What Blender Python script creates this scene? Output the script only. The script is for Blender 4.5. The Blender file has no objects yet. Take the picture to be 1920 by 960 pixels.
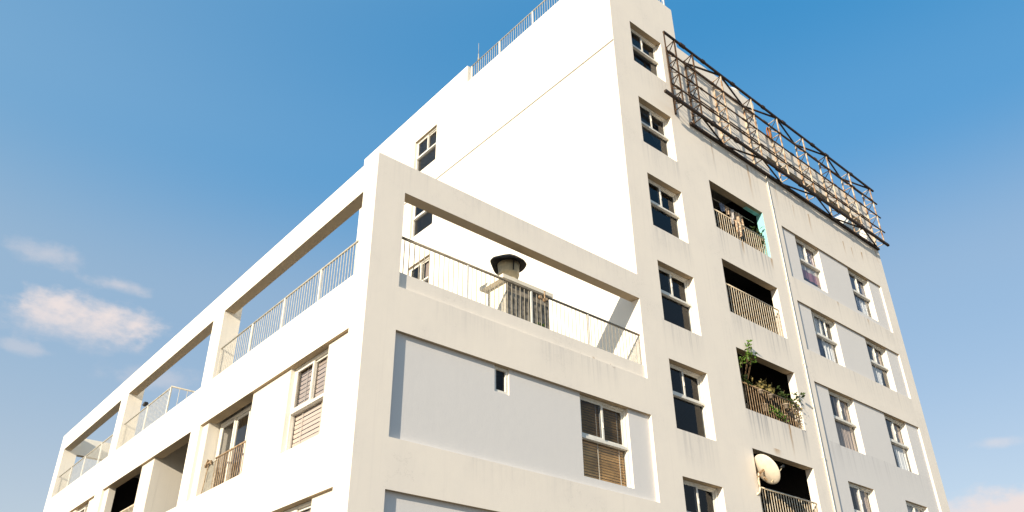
import bpy, bmesh, math, random
from mathutils import Vector, Matrix
SC = bpy.context.scene
COL = SC.collection
R = math.radians

# ------------------------------------------------------------------ camera
yaw, pit, rol = 0.68518, 0.51074, 0.00333
CAM = Vector((-6.5005, -11.5861, -10.4324))
fwd = Vector((math.sin(yaw)*math.cos(pit), math.cos(yaw)*math.cos(pit), math.sin(pit)))
rt = Vector((math.cos(yaw), -math.sin(yaw), 0)); up = rt.cross(fwd)
r2 = math.cos(rol)*rt + math.sin(rol)*up; u2 = math.cos(rol)*up - math.sin(rol)*rt
cd = bpy.data.cameras.new('camera'); cam = bpy.data.objects.new('camera', cd); COL.objects.link(cam)
m = Matrix((r2, u2, -fwd)).transposed().to_4x4(); m.translation = CAM
cam.matrix_world = m
cd.sensor_width = 36; cd.lens = 1496.135/1920*36
cd.shift_x = (960-918.43)/1920; cd.shift_y = (530.775-480)/1920
cd.clip_end = 5000; cd.clip_start = 0.1
SC.camera = cam

# ------------------------------------------------------------------ light
SUN = Vector((3.45, 1.0, -1.145)).normalized()           # direction the light travels
EXPOSURE = 0.86
SKY_STRENGTH = 0.10
SUN_STRENGTH = 4.15
sd = bpy.data.lights.new('sun', 'SUN'); sd.energy = SUN_STRENGTH; sd.angle = R(0.5); sd.color = (1.0, 0.87, 0.68)
so = bpy.data.objects.new('sun', sd); COL.objects.link(so)
so.rotation_euler = SUN.to_track_quat('-Z', 'Y').to_euler(); so.location = (-40, -12, 20)
SC.view_settings.view_transform = 'Standard'; SC.view_settings.look = 'None'
SC.view_settings.exposure = EXPOSURE; SC.view_settings.gamma = 1; SC.view_settings.use_curve_mapping = False


class NT:
    """tiny node-tree helper"""
    def __init__(s, tree): s.t = tree; s.n = tree.nodes; s.l = tree.links
    def new(s, typ, **kw):
        n = s.n.new(typ)
        for k, v in kw.items():
            setattr(n, k, v)
        return n
    def put(s, sock, v):
        if hasattr(v, 'is_linked') or isinstance(v, bpy.types.NodeSocket): s.l.new(v, sock)
        else: sock.default_value = v
    def math(s, op, a, b=0.0, c=None, clamp=False):
        n = s.new('ShaderNodeMath', operation=op, use_clamp=clamp)
        s.put(n.inputs[0], a); s.put(n.inputs[1], b)
        if c is not None: s.put(n.inputs[2], c)
        return n.outputs[0]
    def vmath(s, op, a, b=(0, 0, 0)):
        n = s.new('ShaderNodeVectorMath', operation=op)
        s.put(n.inputs[0], a); s.put(n.inputs[1], b)
        return n.outputs['Value'] if op in ('DOT_PRODUCT', 'LENGTH') else n.outputs[0]
    def smooth(s, v, a, b, lo=0.0, hi=1.0):
        n = s.new('ShaderNodeMapRange', interpolation_type='SMOOTHSTEP')
        s.put(n.inputs[0], v); n.inputs[1].default_value = a; n.inputs[2].default_value = b
        n.inputs[3].default_value = lo; n.inputs[4].default_value = hi
        return n.outputs[0]
    def noise(s, vec, scale, detail=4.0, rough=0.55):
        n = s.new('ShaderNodeTexNoise'); s.put(n.inputs['Vector'], vec)
        n.inputs['Scale'].default_value = scale; n.inputs['Detail'].default_value = detail
        n.inputs['Roughness'].default_value = rough
        return n.outputs['Fac']
    def mix(s, f, a, b, mode='MIX'):
        n = s.new('ShaderNodeMix', data_type='RGBA', blend_type=mode)
        s.put(n.inputs['Factor'], f)
        for sk, v in ((n.inputs[6], a), (n.inputs[7], b)):
            s.put(sk, v if not isinstance(v, tuple) else (v+(1,))[:4])
        return n.outputs[2]
    def sep(s, v):
        n = s.new('ShaderNodeSeparateXYZ'); s.put(n.inputs[0], v); return n.outputs
    def comb(s, x, y, z):
        n = s.new('ShaderNodeCombineXYZ')
        for i, v in enumerate((x, y, z)): s.put(n.inputs[i], v)
        return n.outputs[0]


W = bpy.data.worlds.new('World'); SC.world = W; W.use_nodes = True
nt = NT(W.node_tree); nt.n.clear()
sky = nt.new('ShaderNodeTexSky', sky_type='NISHITA')
sky.sun_disc = False
sky.sun_elevation = math.asin(-SUN.z)
sky.sun_rotation = math.atan2(-SUN.x, -SUN.y)
sky.altitude = 50; sky.air_density = 1.0; sky.dust_density = 0.6; sky.ozone_density = 1.6
dirv = nt.new('ShaderNodeTexCoord').outputs['Generated']
hs = nt.new('ShaderNodeHueSaturation'); nt.l.new(sky.outputs[0], hs.inputs['Color'])
hs.inputs['Saturation'].default_value = 1.1; hs.inputs['Value'].default_value = 1.0
ramp = nt.new('ShaderNodeValToRGB'); nt.l.new(nt.sep(dirv)[2], ramp.inputs[0]); ramp.color_ramp.interpolation = 'EASE'
RAMP = [(.12, (3.45, 3.55, 3.62)), (.43, (1.95, 2.85, 3.85)), (.60, (.50, 2.10, 4.0)), (.74, (.08, 1.70, 3.75))]
els = ramp.color_ramp.elements
while len(els) < len(RAMP): els.new(.5)
for e_, (p_, c_) in zip(els, RAMP): e_.position = p_; e_.color = tuple(v/5 for v in c_)+(1,)
rc = nt.vmath('MULTIPLY', ramp.outputs[0], (5, 5, 5))
skycol = nt.mix(.68, hs.outputs[0], rc)
# thin haze brightens the sky towards the sun's side
skycol = nt.mix(nt.smooth(nt.vmath('DOT_PRODUCT', dirv, tuple(-SUN)), -.55, .1, 0, .30), skycol, (2.3, 3.2, 3.95))
# clouds: soft banks laid out on the sky sphere by compass direction and elevation
cl_noise = nt.noise(nt.vmath('MULTIPLY', dirv, (1, 1, 2.2)), 9.0, 8.0, 0.6)
cl_noise2 = nt.noise(nt.vmath('MULTIPLY', dirv, (1, 1, 1.6)), 26.0, 6.0, 0.6)
def cloud(col, az, el, ha, he, dens, colour):
    c = Vector((math.sin(R(az))*math.cos(R(el)), math.cos(R(az))*math.cos(R(el)), math.sin(R(el))))
    ri = Vector((math.cos(R(az)), -math.sin(R(az)), 0)); u = ri.cross(c)
    a = nt.math('DIVIDE', nt.vmath('DOT_PRODUCT', dirv, tuple(ri)), math.tan(R(ha)))
    b = nt.math('DIVIDE', nt.vmath('DOT_PRODUCT', dirv, tuple(u)), math.tan(R(he)))
    d = nt.math('SQRT', nt.math('ADD', nt.math('MULTIPLY', a, a), nt.math('MULTIPLY', b, b)))
    front = nt.math('GREATER_THAN', nt.vmath('DOT_PRODUCT', dirv, tuple(c)), 0.5)
    f = nt.math('SUBTRACT', 1.0, d)
    f = nt.math('ADD', f, nt.math('MULTIPLY', nt.math('SUBTRACT', cl_noise, 0.5), 1.9))
    f = nt.math('ADD', f, nt.math('MULTIPLY', nt.math('SUBTRACT', cl_noise2, 0.5), 1.6))
    f = nt.math('MULTIPLY', nt.math('MULTIPLY', nt.smooth(f, 0.05, 1.05), front), dens)
    return nt.mix(f, col, colour)
CLOUDS = []   # filled just below: azimuth, elevation, half widths (degrees), density, colour
for args in [(10.0, 24.0, 6.4, 1.7, 1.0), (9.0, 22.9, 5.6, 1.5, .35), (11.4, 26.1, 3.0, .7, .5), (6.4, 27.0, 2.8, 1.3, .4),
             (6.6, 21.0, 2.2, .6, .3), (16.0, 20.6, 4.5, 1.2, .3), (72.3, 11.4, 6.5, 1.8, 1.0), (72.5, 15.3, 1.9, .45, .4)]:
    skycol = cloud(skycol, *args, (4.7, 4.2, 4.1))
bg = nt.new('ShaderNodeBackground'); nt.l.new(skycol, bg.inputs['Color']); bg.inputs['Strength'].default_value = SKY_STRENGTH
wo = nt.new('ShaderNodeOutputWorld'); nt.l.new(bg.outputs[0], wo.inputs[0])

# ------------------------------------------------------------------ materials
def mat(name, col, rough=0.8, metal=0.0, bump=0.0, bscale=40, var=0.0, vscale=6.0, spec=0.3, vcol=None, trans=0.0):
    mt = bpy.data.materials.new(name); mt.use_nodes = True
    t = NT(mt.node_tree); b = t.n['Principled BSDF']
    b.inputs['Roughness'].default_value = rough; b.inputs['Metallic'].default_value = metal
    b.inputs['Specular IOR Level'].default_value = spec
    pos = t.new('ShaderNodeNewGeometry').outputs['Position']
    c = col
    if var > 0:
        f = t.smooth(t.noise(pos, vscale, 5.0, 0.6), 0.35, 0.7)
        v2 = vcol or tuple(x*(1-var) for x in col)
        c = t.mix(f, col, v2)
        t.l.new(c, b.inputs['Base Color'])
    else:
        b.inputs['Base Color'].default_value = col+(1,)
    if bump > 0:
        bn = t.new('ShaderNodeBump'); bn.inputs['Strength'].default_value = bump; bn.inputs['Distance'].default_value = 0.01
        t.l.new(t.noise(pos, bscale, 4.0), bn.inputs['Height']); t.l.new(bn.outputs[0], b.inputs['Normal'])
    return mt

# run-off stains (x from, x to, top z, length, strength) and rust runs (x, half width, top z, length)
STAINS = [(8.8, 10.5, 8.2, 1.2, .5), (8.8, 10.5, 4.9, 1.1, .8), (8.8, 10.5, 1.92, 1.1, .8), (8.8, 10.5, -1.05, 1.0, 1.0), (8.8, 10.5, -4.0, 1.1, 1.0),
          (12.0, 15.0, 3.18, 1.15, 1.3), (12.0, 15.0, .23, 1.15, 1.4), (12.0, 15.0, -2.74, 1.15, 1.7), (12.0, 15.1, 6.9, 1.9, .9),
          (16.1, 23.0, 2.88, .9, .8), (16.1, 23.0, .2, 1.0, .8), (16.2, 22.9, -2.76, 1.1, .7), (15.7, 23.6, 6.9, 1.8, 1.0),
          (1.6, 3.4, -2.95, .7, .45), (4.4, 7.0, -2.95, .8, .55), (2.2, 4.6, 0.02, .6, .5), (5.3, 7.6, .02, .5, .6), (.3, 1.3, .02, .8, .4), (2.4, 5.2, -5.96, .7, .4)]
RUST = [(14.55, .06, 6.8, 1.7, .8), (13.35, .05, 3.16, .55, .9), (14.95, .06, 3.15, .5, .8), (14.1, .05, -2.75, 1.1, .9), (13.25, .16, -3.65, .22, .7),
        (18.25, .05, 6.35, 1.0, .8), (20.6, .035, 6.1, .75, .9), (21.2, .03, 6.05, .6, 1.0), (22.0, .05, 6.15, .45, 1.0), (20.9, .08, .62, .35, .8),
        (18.95, .06, 2.98, .3, .8), (21.05, .05, 2.98, .45, .8), (12.5, .04, 6.8, 1.2, .5), (23.35, .05, 6.8, .8, .8), (16.2, .04, 6.8, 1.3, .4),
        (13.0, .02, .7, .5, .4), (17.2, .04, 6.3, .8, .4)]
def plaster(name, col, stains=(), rust=(), streak=1.0):
    mt = bpy.data.materials.new(name); mt.use_nodes = True
    t = NT(mt.node_tree); b = t.n['Principled BSDF']
    b.inputs['Roughness'].default_value = 0.92; b.inputs['Specular IOR Level'].default_value = 0.12
    geo = t.new('ShaderNodeNewGeometry'); pos = geo.outputs['Position']
    x, y, z = t.sep(pos)
    patch = t.noise(pos, 0.7, 5.0, 0.6)
    fine = t.noise(t.vmath('MULTIPLY', pos, (9, 9, .28)), 1.0, 6.0, 0.65)
    fine2 = t.noise(t.vmath('MULTIPLY', pos, (26, 26, .5)), 1.0, 3.0, 0.6)
    c = t.mix(t.smooth(patch, .3, .75, 0, .45*streak), col, tuple(k*q for k, q in zip(col, (.88, .89, .92))))
    c = t.mix(t.smooth(fine, .5, .8, 0, .28*streak), c, tuple(k*q for k, q in zip(col, (.78, .78, .80))))
    if stains:
        col_n = t.noise(t.comb(t.math('MULTIPLY', x, 7.0), 0.0, t.math('MULTIPLY', z, .12)), 1.0, 5.0, .7)
        cn = t.smooth(col_n, .46, .74)
        tot = None
        for x0, x1, zt, ln, st in stains:
            mk = t.math('MULTIPLY', t.smooth(x, x0-.08, x0+.12), t.smooth(x, x1-.12, x1+.08, 1, 0))
            mk = t.math('MULTIPLY', mk, t.smooth(z, zt-ln, zt+.02, 0, st))
            mk = t.math('MULTIPLY', mk, t.math('LESS_THAN', z, zt+.05))
            tot = mk if tot is None else t.math('MAXIMUM', tot, mk)
        f = t.math('MULTIPLY', tot, t.math('ADD', t.math('MULTIPLY', cn, .6), .08), clamp=True)
        f = t.math('MULTIPLY', f, t.math('ADD', .55, t.math('MULTIPLY', fine2, .9)), clamp=True)
        c = t.mix(f, c, (.33, .33, .345))
    if rust:
        wob = t.math('MULTIPLY', t.math('SUBTRACT', t.noise(t.comb(0.0, 0.0, z), 2.3, 2.0), .5), .12)
        xw = t.math('ADD', x, wob)
        tot = None
        for rx, hw, zt, ln, st in rust:
            mk = t.smooth(t.math('ABSOLUTE', t.math('SUBTRACT', xw, rx)), hw*.1, hw*1.5, st, 0)
            mk = t.math('MULTIPLY', mk, t.smooth(z, zt-ln, zt, 0, 1))
            mk = t.math('MULTIPLY', mk, t.math('LESS_THAN', z, zt+.02))
            tot = mk if tot is None else t.math('MAXIMUM', tot, mk)
        f = t.math('MULTIPLY', tot, t.smooth(fine2, .25, .65, .6, 1.0), clamp=True)
        c = t.mix(f, c, (.42, .24, .09))
    if rust:
        ch = t.smooth(t.noise(pos, 6.5, 5.0, .65), .62, .67)
        band = t.math('MULTIPLY', t.smooth(z, -3.12, -2.95), t.smooth(z, -2.9, -2.82, 1, 0))
        band = t.math('MULTIPLY', band, t.smooth(x, 3.2, 4.2))
        c = t.mix(t.math('MULTIPLY', t.math('MULTIPLY', ch, band), t.smooth(x, 7.6, 7.8, .75, 0)), c, (.42, .30, .19))
        hair = t.math('ABSOLUTE', t.math('SUBTRACT', t.noise(pos, 1.3, 7.0, .7), .5))
        c = t.mix(t.math('MULTIPLY', t.smooth(hair, .0, .006, .35, 0), t.smooth(patch, .5, .62)), c, (.45, .42, .37))
    t.l.new(c, b.inputs['Base Color'])
    bn = t.new('ShaderNodeBump'); bn.inputs['Strength'].default_value = 0.18; bn.inputs['Distance'].default_value = 0.012
    h = t.math('ADD', t.noise(pos, 55, 4.0), t.math('MULTIPLY', t.noise(pos, 5, 3.0), 1.2))
    t.l.new(h, bn.inputs['Height']); t.l.new(bn.outputs[0], b.inputs['Normal'])
    return mt

M = {}
M['front'] = plaster('cream_plaster_front', (.86, .79, .70), STAINS, RUST)  # same paint as the side, lightened to lift the grazing-lit face
M['side'] = plaster('cream_plaster_side', (.80, .755, .67), streak=1.2)  # same paint as the front, kept darker against overexposure in full sun
M['panel'] = plaster('grey_panel_plaster', (.70, .68, .665), STAINS, (), .3)
M['panel_side'] = plaster('cream_panel_plaster', (.70, .64, .55), streak=.8)
M['soffit'] = plaster('shaded_soffit_plaster', (.43, .34, .23), streak=1.5)  # wall plaster browned so undersides carry shade and warm bounce in the colour
M['inside'] = mat('shade_black_interior', (.035, .032, .03), .9)  # near-black colour stands in for the shade of unlit rooms
M['floor'] = mat('terrace_concrete', (.62, .59, .55), .9, var=.3)
M['white'] = mat('white_aluminium', (.80, .77, .70), .45, var=.12, vscale=9)
M['cream_metal'] = mat('cream_painted_steel', (.74, .67, .54), .5, var=.5, vscale=14, vcol=(.55, .40, .24))
M['white_metal'] = mat('white_painted_steel', (.46, .43, .36), .5, var=.3, vscale=10)
M['baluster'] = mat('shade_darkened_steel_bar', (.27, .245, .19), .5, var=.3, vscale=10)  # bars darkened so their shadow side shows against the overexposed wall
M['handrail'] = mat('shade_darkened_steel_tube', (.24, .21, .165), .5, var=.3, vscale=6)  # grey-brown steel, with the shade of its underside put into the colour
M['rusty_rail'] = mat('rusty_painted_steel', (.42, .31, .20), .7, var=.6, vscale=12, vcol=(.20, .11, .05))
M['truss_dark'] = mat('dark_weathered_steel', (.02, .017, .015), .7, var=.5, vscale=9, vcol=(.06, .032, .018))
M['truss_pale'] = mat('peeling_cream_steel', (.56, .48, .37), .7, var=.8, vscale=4.5, vcol=(.22, .10, .035), bump=.3)
M['truss_rust'] = mat('rust_brown_steel', (.10, .055, .028), .8, var=.8, vscale=8, vcol=(.03, .022, .017), bump=.3)
M['stack'] = mat('mottled_grey_concrete', (.34, .31, .27), .95, var=.8, vscale=7, vcol=(.10, .09, .075), bump=.5, bscale=25)  # darker mottled grey for the front face of the stack
M['stack_cream'] = plaster('stack_render', (.80, .73, .6), streak=1.0)
M['galv'] = mat('yellowed_steel', (.66, .55, .36), .5, metal=.0, var=.3, vscale=5)
M['cowl'] = mat('blackened_steel', (.035, .03, .027), .7, var=.4, vscale=9)
M['turq'] = mat('turquoise_paint', (.30, .66, .66), .7, var=.15)
M['dish'] = mat('beige_dish_paint', (.72, .64, .52), .6, var=.15, vscale=5)
M['leaf'] = mat('bright_leaf', (.11, .20, .025), .55, var=.7, vscale=9, vcol=(.035, .085, .012))
M['leaf_dark'] = mat('dark_leaf', (.05, .085, .02), .6, var=.6, vscale=9)
M['leaf_dry'] = mat('dry_leaf', (.26, .2, .075), .7, var=.6, vscale=9, vcol=(.1, .1, .03))
M['stem'] = mat('brown_stem', (.2, .13, .07), .8)
M['pot'] = mat('pale_pot', (.42, .34, .26), .8, var=.4, vscale=12)
M['cloth_cream'] = mat('cream_cloth', (.72, .58, .42), .9, var=.8, vscale=11, vcol=(.32, .17, .09))
M['cloth_white'] = mat('white_cloth', (.62, .58, .55), .9, var=.4, vscale=9)
M['cloth_blue'] = mat('blue_grey_cloth', (.22, .26, .36), .9, var=.4, vscale=9)
M['cloth_red'] = mat('red_cloth', (.45, .02, .03), .9)
M['blind'] = mat('wood_blind', (.80, .46, .17), .6, var=.35, vscale=3)
M['blind_side'] = mat('pinkish_blind', (.80, .66, .55), .6)
M['cord'] = mat('blind_cord', (.8, .72, .58), .8)
M['curtain'] = mat('white_curtain', (.70, .70, .70), .9)
M['curtain_brown'] = mat('taupe_curtain', (.42, .34, .29), .9)
M['curtain_blue'] = mat('navy_curtain', (.12, .15, .24), .9, var=.4, vscale=5)
M['curtain_plum'] = mat('patterned_plum_curtain', (.34, .24, .25), .9, var=.9, vscale=16, vcol=(.75, .68, .68))
M['towel_pink'] = mat('pink_towel', (.34, .17, .23), .9)
M['towel_navy'] = mat('navy_towel', (.03, .04, .08), .9)
M['tank'] = mat('cream_tank_plastic', (.78, .74, .66), .5)
M['rope'] = mat('orange_hose', (.36, .14, .035), .7)
M['black'] = mat('black_plastic', (.02, .02, .02), .5)
M['pipe'] = mat('cream_pipe', (.84, .78, .66), .5)
M['ground'] = mat('pale_paving', (.25, .205, .15), .95, var=.25, vscale=.6)
M['asphalt'] = mat('asphalt', (.055, .052, .05), .9, var=.2, vscale=3)
def glass_mat(name, tint, ior):
    mt = bpy.data.materials.new(name); mt.use_nodes = True
    t = NT(mt.node_tree); t.n.clear()
    tr = t.new('ShaderNodeBsdfTransparent'); tr.inputs[0].default_value = tint+(1,)
    gl = t.new('ShaderNodeBsdfGlossy'); gl.inputs['Roughness'].default_value = .02; gl.inputs[0].default_value = (1, 1, 1, 1)
    geo = t.new('ShaderNodeNewGeometry')
    cs = t.math('ABSOLUTE', t.vmath('DOT_PRODUCT', geo.outputs['Normal'], geo.outputs['Incoming']))
    f0 = ((ior-1)/(ior+1))**2
    fr = t.math('MULTIPLY_ADD', t.math('POWER', t.math('SUBTRACT', 1.0, cs, clamp=True), 5.0), 1-f0, f0)
    mx = t.new('ShaderNodeMixShader'); t.l.new(fr, mx.inputs[0]); t.l.new(tr.outputs[0], mx.inputs[1]); t.l.new(gl.outputs[0], mx.inputs[2])
    o = t.new('ShaderNodeOutputMaterial'); t.l.new(mx.outputs[0], o.inputs[0])
    return mt
M['glass'] = glass_mat('window_glass', (.86, .88, .90), 1.45)
M['glass_dark'] = glass_mat('tinted_glass', (.45, .48, .52), 1.35)
M['glass_half'] = glass_mat('half_reflecting_glass', (.66, .67, .70), 1.6)
M['glass_side'] = glass_mat('side_window_glass', (.80, .81, .83), 1.4)

# ------------------------------------------------------------------ mesh helpers
ORI = {}
class MB:
    def __init__(s): s.v = []; s.f = []; s.mi = []; s.smooth = []
    def quad(s, pts, m=0, sm=False):
        i = len(s.v); s.v += [tuple(p) for p in pts]; s.f.append(tuple(range(i, i+len(pts)))); s.mi.append(m); s.smooth.append(sm)
    def box(s, x0, x1, y0, y1, z0, z1, m=0):
        i = len(s.v)
        s.v += [(x, y, z) for z in (z0, z1) for y in (y0, y1) for x in (x0, x1)]
        for f in ((0, 1, 3, 2), (4, 6, 7, 5), (0, 4, 5, 1), (2, 3, 7, 6), (0, 2, 6, 4), (1, 5, 7, 3)):
            s.f.append(tuple(i+k for k in f)); s.mi.append(m); s.smooth.append(False)
    def tube(s, p, q, r, n=6, m=0, r2=None, sm=True):
        p = Vector(p); q = Vector(q); d = (q-p)
        if d.length < 1e-6: return
        d.normalize(); a = d.orthogonal().normalized(); b = d.cross(a); r2 = r if r2 is None else r2
        i = len(s.v)
        for c, rr in ((p, r), (q, r2)):
            for k in range(n):
                t = 2*math.pi*(k+.5)/n; s.v.append(tuple(c+a*rr*math.cos(t)+b*rr*math.sin(t)))
        for k in range(n):
            k2 = (k+1) % n; s.f.append((i+k, i+k2, i+n+k2, i+n+k)); s.mi.append(m); s.smooth.append(sm and n > 4)
        s.f.append(tuple(i+k for k in range(n))[::-1]); s.f.append(tuple(i+n+k for k in range(n))); s.mi += [m, m]; s.smooth += [False, False]
    def path(s, pts, r, n=6, m=0):
        for a, b in zip(pts[:-1], pts[1:]): s.tube(a, b, r, n, m)
    def bar(s, p, q, w, h, m=0):
        """square-section bar"""
        p = Vector(p); q = Vector(q); d = (q-p).normalized()
        ref = Vector((0, 1, 0)) if abs(d.y) < .9 else Vector((0, 0, 1))
        a = d.cross(ref).normalized(); b = d.cross(a).normalized()
        i = len(s.v)
        for c in (p, q):
            for sa, sb in ((-1, -1), (1, -1), (1, 1), (-1, 1)): s.v.append(tuple(c+a*sa*w/2+b*sb*h/2))
        for f in ((0, 1, 5, 4), (1, 2, 6, 5), (2, 3, 7, 6), (3, 0, 4, 7), (3, 2, 1, 0), (4, 5, 6, 7)):
            s.f.append(tuple(i+k for k in f)); s.mi.append(m); s.smooth.append(False)
    def lathe(s, c, prof, n=24, m=0, axis=None):
        """profile of (radius, height) pairs turned about the vertical through c (or a given frame)"""
        c = Vector(c); ax = Vector(axis).normalized() if axis else Vector((0, 0, 1))
        a = ax.orthogonal().normalized(); b = ax.cross(a); i = len(s.v)
        for r, h in prof:
            for k in range(n):
                t = 2*math.pi*k/n; s.v.append(tuple(c+ax*h+a*r*math.cos(t)+b*r*math.sin(t)))
        for j in range(len(prof)-1):
            for k in range(n):
                k2 = (k+1) % n
                s.f.append((i+j*n+k, i+j*n+k2, i+(j+1)*n+k2, i+(j+1)*n+k)); s.mi.append(m); s.smooth.append(True)
    def build(s, name, mats, parent=None, recalc=True, origin=None):
        o0 = Vector(ORI[parent.name]) if parent else Vector((0, 0, 0))
        if parent is None and origin is not None: o0 = Vector(origin)
        me = bpy.data.meshes.new(name)
        me.from_pydata([tuple(Vector(p)-o0) for p in s.v], [], s.f)
        for mm in (mats if isinstance(mats, (list, tuple)) else [mats]): me.materials.append(mm)
        for p, k, sm in zip(me.polygons, s.mi, s.smooth): p.material_index = k; p.use_smooth = sm
        if recalc:
            bm = bmesh.new(); bm.from_mesh(me)
            bmesh.ops.remove_doubles(bm, verts=bm.verts, dist=1e-5)
            bmesh.ops.recalc_face_normals(bm, faces=bm.faces); bm.to_mesh(me); bm.free()
        o = bpy.data.objects.new(name, me); COL.objects.link(o)
        if parent: o.parent = parent
        else: o.location = o0
        ORI[o.name] = o0
        return o
def tag(o, label, cat, group=None, kind=None):
    o['label'] = label; o['category'] = cat
    if group: o['group'] = group
    if kind: o['kind'] = kind
    return o
def thing(name, label, cat, loc, group=None):
    e = bpy.data.objects.new(name, None); COL.objects.link(e); e.location = loc; e.empty_display_size = .2
    ORI[e.name] = Vector(loc)
    return tag(e, label, cat, group)

FRONT = lambda u, d, z: (u, d, z)          # the long front, facing -y
SIDE = lambda u, d, z: (d, u, z)           # the wing's side, facing -x, at x = 0
X1, X2, XH, YD = 7.95, 23.684, 11.36, 23.865
LEFT = lambda u, d, z: (X1+d, u, z)        # the tower's side, facing -x
G0 = -12.05                                # ground

def facade(mb, mp, regions, T, mats_of):
    """wall of thickness T as a height field: regions (u0,u1,z0,z1,depth) are laid over each other; depth None is a hole"""
    us = sorted({round(r[k], 4) for r in regions for k in (0, 1)}); zs = sorted({round(r[k], 4) for r in regions for k in (2, 3)})
    nu, nz = len(us)-1, len(zs)-1
    D = [[None]*nz for _ in range(nu)]
    for u0, u1, z0, z1, d in regions:
        for i in range(nu):
            if us[i] < u0-1e-4 or us[i+1] > u1+1e-4: continue
            for j in range(nz):
                if zs[j] < z0-1e-4 or zs[j+1] > z1+1e-4: continue
                D[i][j] = d
    def g(i, j): return D[i][j] if 0 <= i < nu and 0 <= j < nz else None
    for i in range(nu):
        for j in range(nz):
            d = D[i][j]
            if d is None: continue
            a, b, c, e = us[i], us[i+1], zs[j], zs[j+1]
            mb.quad([mp(a, d, c), mp(b, d, c), mp(b, d, e), mp(a, d, e)], mats_of(d))
            mb.quad([mp(a, T, c), mp(a, T, e), mp(b, T, e), mp(b, T, c)], 0)
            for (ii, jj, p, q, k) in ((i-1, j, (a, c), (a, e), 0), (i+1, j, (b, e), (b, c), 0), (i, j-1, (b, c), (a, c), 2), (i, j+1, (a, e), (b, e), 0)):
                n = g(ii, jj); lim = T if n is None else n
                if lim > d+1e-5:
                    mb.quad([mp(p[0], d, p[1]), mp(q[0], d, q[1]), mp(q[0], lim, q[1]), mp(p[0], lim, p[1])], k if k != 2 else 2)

# ================================================================== SETTING
mb = MB(); mb.quad([(-1500, -1500, G0), (1500, -1500, G0), (1500, 1500, G0), (-1500, 1500, G0)])
o = mb.build('ground', M['ground'], recalc=False); o['kind'] = 'structure'
mb = MB(); mb.box(-60, 80, -9.5, -3.0, G0+.004, G0+.008)
o = mb.build('road', M['asphalt']); o['kind'] = 'structure'

# ================================================================== THE BUILDING
BLD = thing('apartment_building', 'cream concrete apartment block with a tall tower and a lower wing with open roof beams', 'building', (12, 8, G0))

# ---- wing front wall (x 0..7.95)
ZS = -2.936
TW = .28
RW = .085
reg = [(0, X1, G0, 0, 0), (.69, X1, ZS, -.715, None), (.69, X1, ZS, -2.575, .06)]
for k in range(3):
    dz = -3.0*k
    reg += [(.69, X1, -5.945+dz, -3.865+dz, RW), (3.17, 3.56, -4.44+dz, -3.866+dz, None), (5.63, 7.21, -5.735+dz, -3.866+dz, None)]
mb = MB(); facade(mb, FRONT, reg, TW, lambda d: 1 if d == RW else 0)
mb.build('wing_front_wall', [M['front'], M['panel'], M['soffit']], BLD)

# ---- wing side wall (x = 0)
ZP = -2.669
reg = [(TW, YD-TW, G0, 0, 0)]
BAYS = [(.506, 7.518), (8.244, 15.283), (16.028, 23.128)]
for a, b in BAYS: reg.append((a, b, ZP, -.715, None))
RS = .08
for k in range(3):
    dz = -3.0*k; zt = -3.83+dz; zb = -5.72+dz
    for off in (0, 15.95):
        if off and k: continue
        reg += [(.559+off, 7.75+off if not off else 23.3, zb, zt, RS), (1.44+off, 3.02+off, zb, zt, None), (4.85+off, 7.38+off, zb, zt, None)]
    reg += [(8.352, 15.71, zb, zt, RS), (8.352, 11.2, zb, zt, None), (12.21, 15.25, zb, zt, None)]
mb = MB(); facade(mb, SIDE, reg, TW, lambda d: 1 if d == RS else 0)
mb.build('wing_side_wall', [M['side'], M['panel_side'], M['soffit']], BLD)

# ---- wing back frame, inner piers, terrace floor, interior
mb = MB()
def back(u, d, z): return (u, YD-d, z)
facade(mb, back, [(0, X1, G0, 0, 0), (.5, X1-.5, -2.67, -.715, None)], TW, lambda d: 0)
mb.build('wing_back_wall', [M['side'], M['side'], M['soffit']], BLD)
for a, b in ((7.518, 8.244), (15.283, 16.028)):
    mb = MB(); mb.box(TW, .465, a, b, -2.9, -.004); mb.build('pier', M['side'], BLD)
mb = MB(); mb.box(TW, .69, TW, .506, -2.9, -.004); mb.build('pier', M['side'], BLD)
mb = MB(); mb.box(TW, .5, 23.128, YD-TW, -2.9, -.004); mb.build('pier', M['side'], BLD)
mb = MB(); mb.box(TW, X1-.002, TW, YD-TW, -3.15, -2.9); mb.build('terrace_floor', M['floor'], BLD)
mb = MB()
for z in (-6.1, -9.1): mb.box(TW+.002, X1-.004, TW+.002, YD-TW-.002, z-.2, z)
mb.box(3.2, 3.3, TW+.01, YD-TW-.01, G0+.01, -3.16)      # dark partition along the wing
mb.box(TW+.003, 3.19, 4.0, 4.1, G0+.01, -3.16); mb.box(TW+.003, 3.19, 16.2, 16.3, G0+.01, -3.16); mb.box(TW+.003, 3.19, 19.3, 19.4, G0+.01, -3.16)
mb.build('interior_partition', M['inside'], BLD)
# the recessed balconies of the middle side bay: cream side walls
mb = MB()
for dz in (0, -3.0):
    mb.box(TW+.002, 3.18, 11.2, 11.9, -5.9+dz, -3.16+dz if dz == 0 else -6.31)
mb.build('balcony_side_wall', M['side'], BLD)
mb = MB(); mb.box(TW+.002, 3.18, 8.1, 11.19, -3.22, -3.155); mb.build('balcony_ceiling', M['soffit'], BLD)
mb = MB(); mb.box(TW+.002, .9, 7.38, 7.7, -5.9, -3.16); mb.build('balcony_side_wall', M['side'], BLD)

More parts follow.
